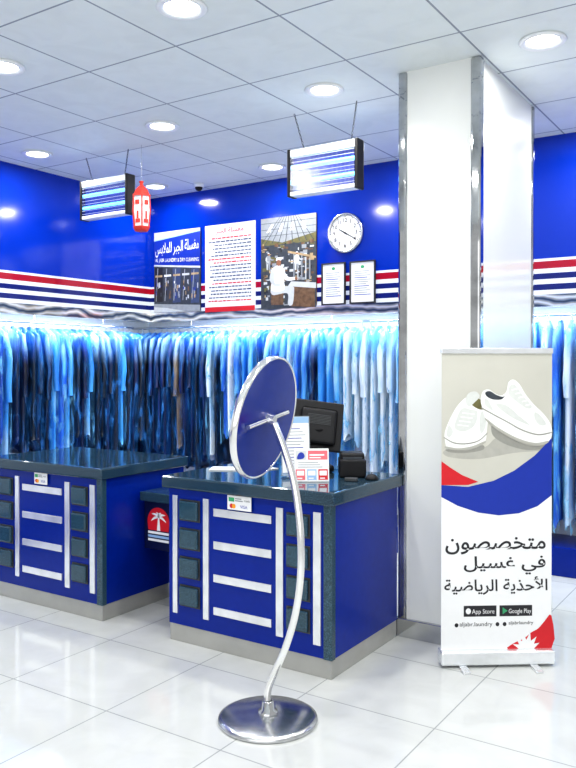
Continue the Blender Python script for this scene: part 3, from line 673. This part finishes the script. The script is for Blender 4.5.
# running shoe seen from its side
mb.smooth2(P([(484,408),(482,399),(484,390),(490,388),(496,392),(502,394),(507,390),(509,381),(514,378),(520,383),(526,393),(534,403),(543,412),(550,422),(552,433),(547,442),(535,444),(518,439),(500,429),(488,419)]),'shoe',.0052)
mb.smooth2(P([(486.5,391),(491,389.7),(497,393.3),(503,395.4),(505.5,394.5),(502,398),(494,398),(488,395)]),'dgrey',.0055)
mb.smooth2(P([(483,406),(490,410),(497,414),(508,420),(522,428),(538,433),(551.5,431),(551.5,432),(538,434.3),(522,429.4),(508,421.3),(497,415.3),(490,411.3),(483,407.2)]),'sole',.0056)
mb.smooth2(P([(487,417),(500,427),(518,437),(535,442),(548,440),(546,443),(535,445),(518,440),(500,430),(488,420)]),'sole2',.0057)
mb.smooth2(P([(511,384),(516,384),(523,394),(532,405),(527,407),(517,400),(509,392)]),'shoe2',.0058)
for i in range(5):
    a=(512+i*3.4,388+i*3.9); mb.p2(P([a,(a[0]+7,a[1]-1.8),(a[0]+7.3,a[1]-.6),(a[0]+.3,a[1]+1.2)]),'shoe',.006+i*.00005)
mb.smooth2(P([(497,403),(507,404),(520,415),(530,424),(516,418),(504,410)]),'shoe2',.006)
mb.smooth2(P([(486,397),(490,400),(494,409),(490,407),(486,403)]),'shoe2',.006)
mb.smooth2(P([(535,411),(541,415),(546,423),(540,424),(535,418)]),'shoe2',.006)
# badges
mb.p2(P([(466,606),(498,606),(498,617),(466,617)]),'ink',.0042); mb.p2(P([(501,606),(533,606),(533,617),(501,617)]),'ink',.0042)
mb.c2(BX(470.5),BZ(611.5),.014,.016,'paper',.0046); mb.p2(P([(504,608),(504,615),(509,611.5)]),'green',.0046)
# red block with white palm fronds
mb.smooth2(P([(510,651),(516,644),(525,640),(532,634),(539,630),(545,623),(552,617),(552,651)]),'red',.0042,q=3)
def frond(bx,by,ang,L_,wd,m,d):
    ca,sa=math.cos(math.radians(ang)),-math.sin(math.radians(ang)); nx,ny=-sa,ca
    mb.p2(P([(bx,by),(bx+ca*L_*.45+nx*wd,by+sa*L_*.45+ny*wd),(bx+ca*L_,by+sa*L_),(bx+ca*L_*.45-nx*wd,by+sa*L_*.45-ny*wd)]),m,d)
for i,(ang,L_) in enumerate(((158,15),(132,17),(106,18),(80,18),(54,16),(28,14))): frond(528,651,ang,L_,2.6,'paper',.0046+i*.00003)
mb.c2(BX(459),BZ(625.5),.010,.011,'ink',.0046)
for i,xx in enumerate((499,506)): mb.c2(BX(xx),BZ(625),.010,.011,'ink',.0046)
put('printed_artwork',mb,parent=r)
mb=MB()
l1=[0xFEE3,0xFE98,0xFEA8,0xFEBC,0xFEBC,0xFEEE,0xFEE5]
l2=[0xFED3,0xFEF2,0,0xFECF,0xFEB4,0xFEF4,0xFEDE]
l3=[0xFE8D,0xFEF7,0xFEA3,0xFEAC,0xFEF3,0xFE94,0,0xFE8D,0xFEDF,0xFEAE,0xFEF3,0xFE8E,0xFEBF,0xFEF4,0xFE94]
def tx(s_,a,b,c,d_,m,keep=False,bold=0): mb.text(s_,BX(a),BZ(d_),BX(c),BZ(b),m,.005,keep,bold)
tx(AR(l1),448,537,546,554,'ink',bold=.013); tx(AR(l2),466,556,546,575,'ink',bold=.013); tx(AR(l3),447,577,548,595,'ink',bold=.013)
tx('App Store',474,609.5,496,615.5,'paper'); tx('Google Play',510,609.5,532,615.5,'paper')
tx('aljabr.laundry',462,622.5,494,628,'ink'); tx('aljabrlaundry',510,622,534,626.5,'ink')
put('lettering',mb,parent=r)
# ---------------------------------------------------------------- world, camera
w=bpy.data.worlds.new('soft_daylight'); S.world=w; w.use_nodes=True
bg=w.node_tree.nodes['Background']; bg.inputs[0].default_value=(.98,.995,1,1); bg.inputs[1].default_value=.62
cam=bpy.data.cameras.new('camera'); co=bpy.data.objects.new('camera',cam); COL.objects.link(co); S.camera=co
cam.sensor_fit='VERTICAL'; cam.sensor_height=24; cam.lens=780/768*24
th=math.radians(.6)
co.location=(0,0,1.6); co.rotation_euler=(math.radians(90)-th,0,math.radians(33.3))
cam.shift_y=(364+780*math.tan(th)-384)/768
cam.clip_start=.05
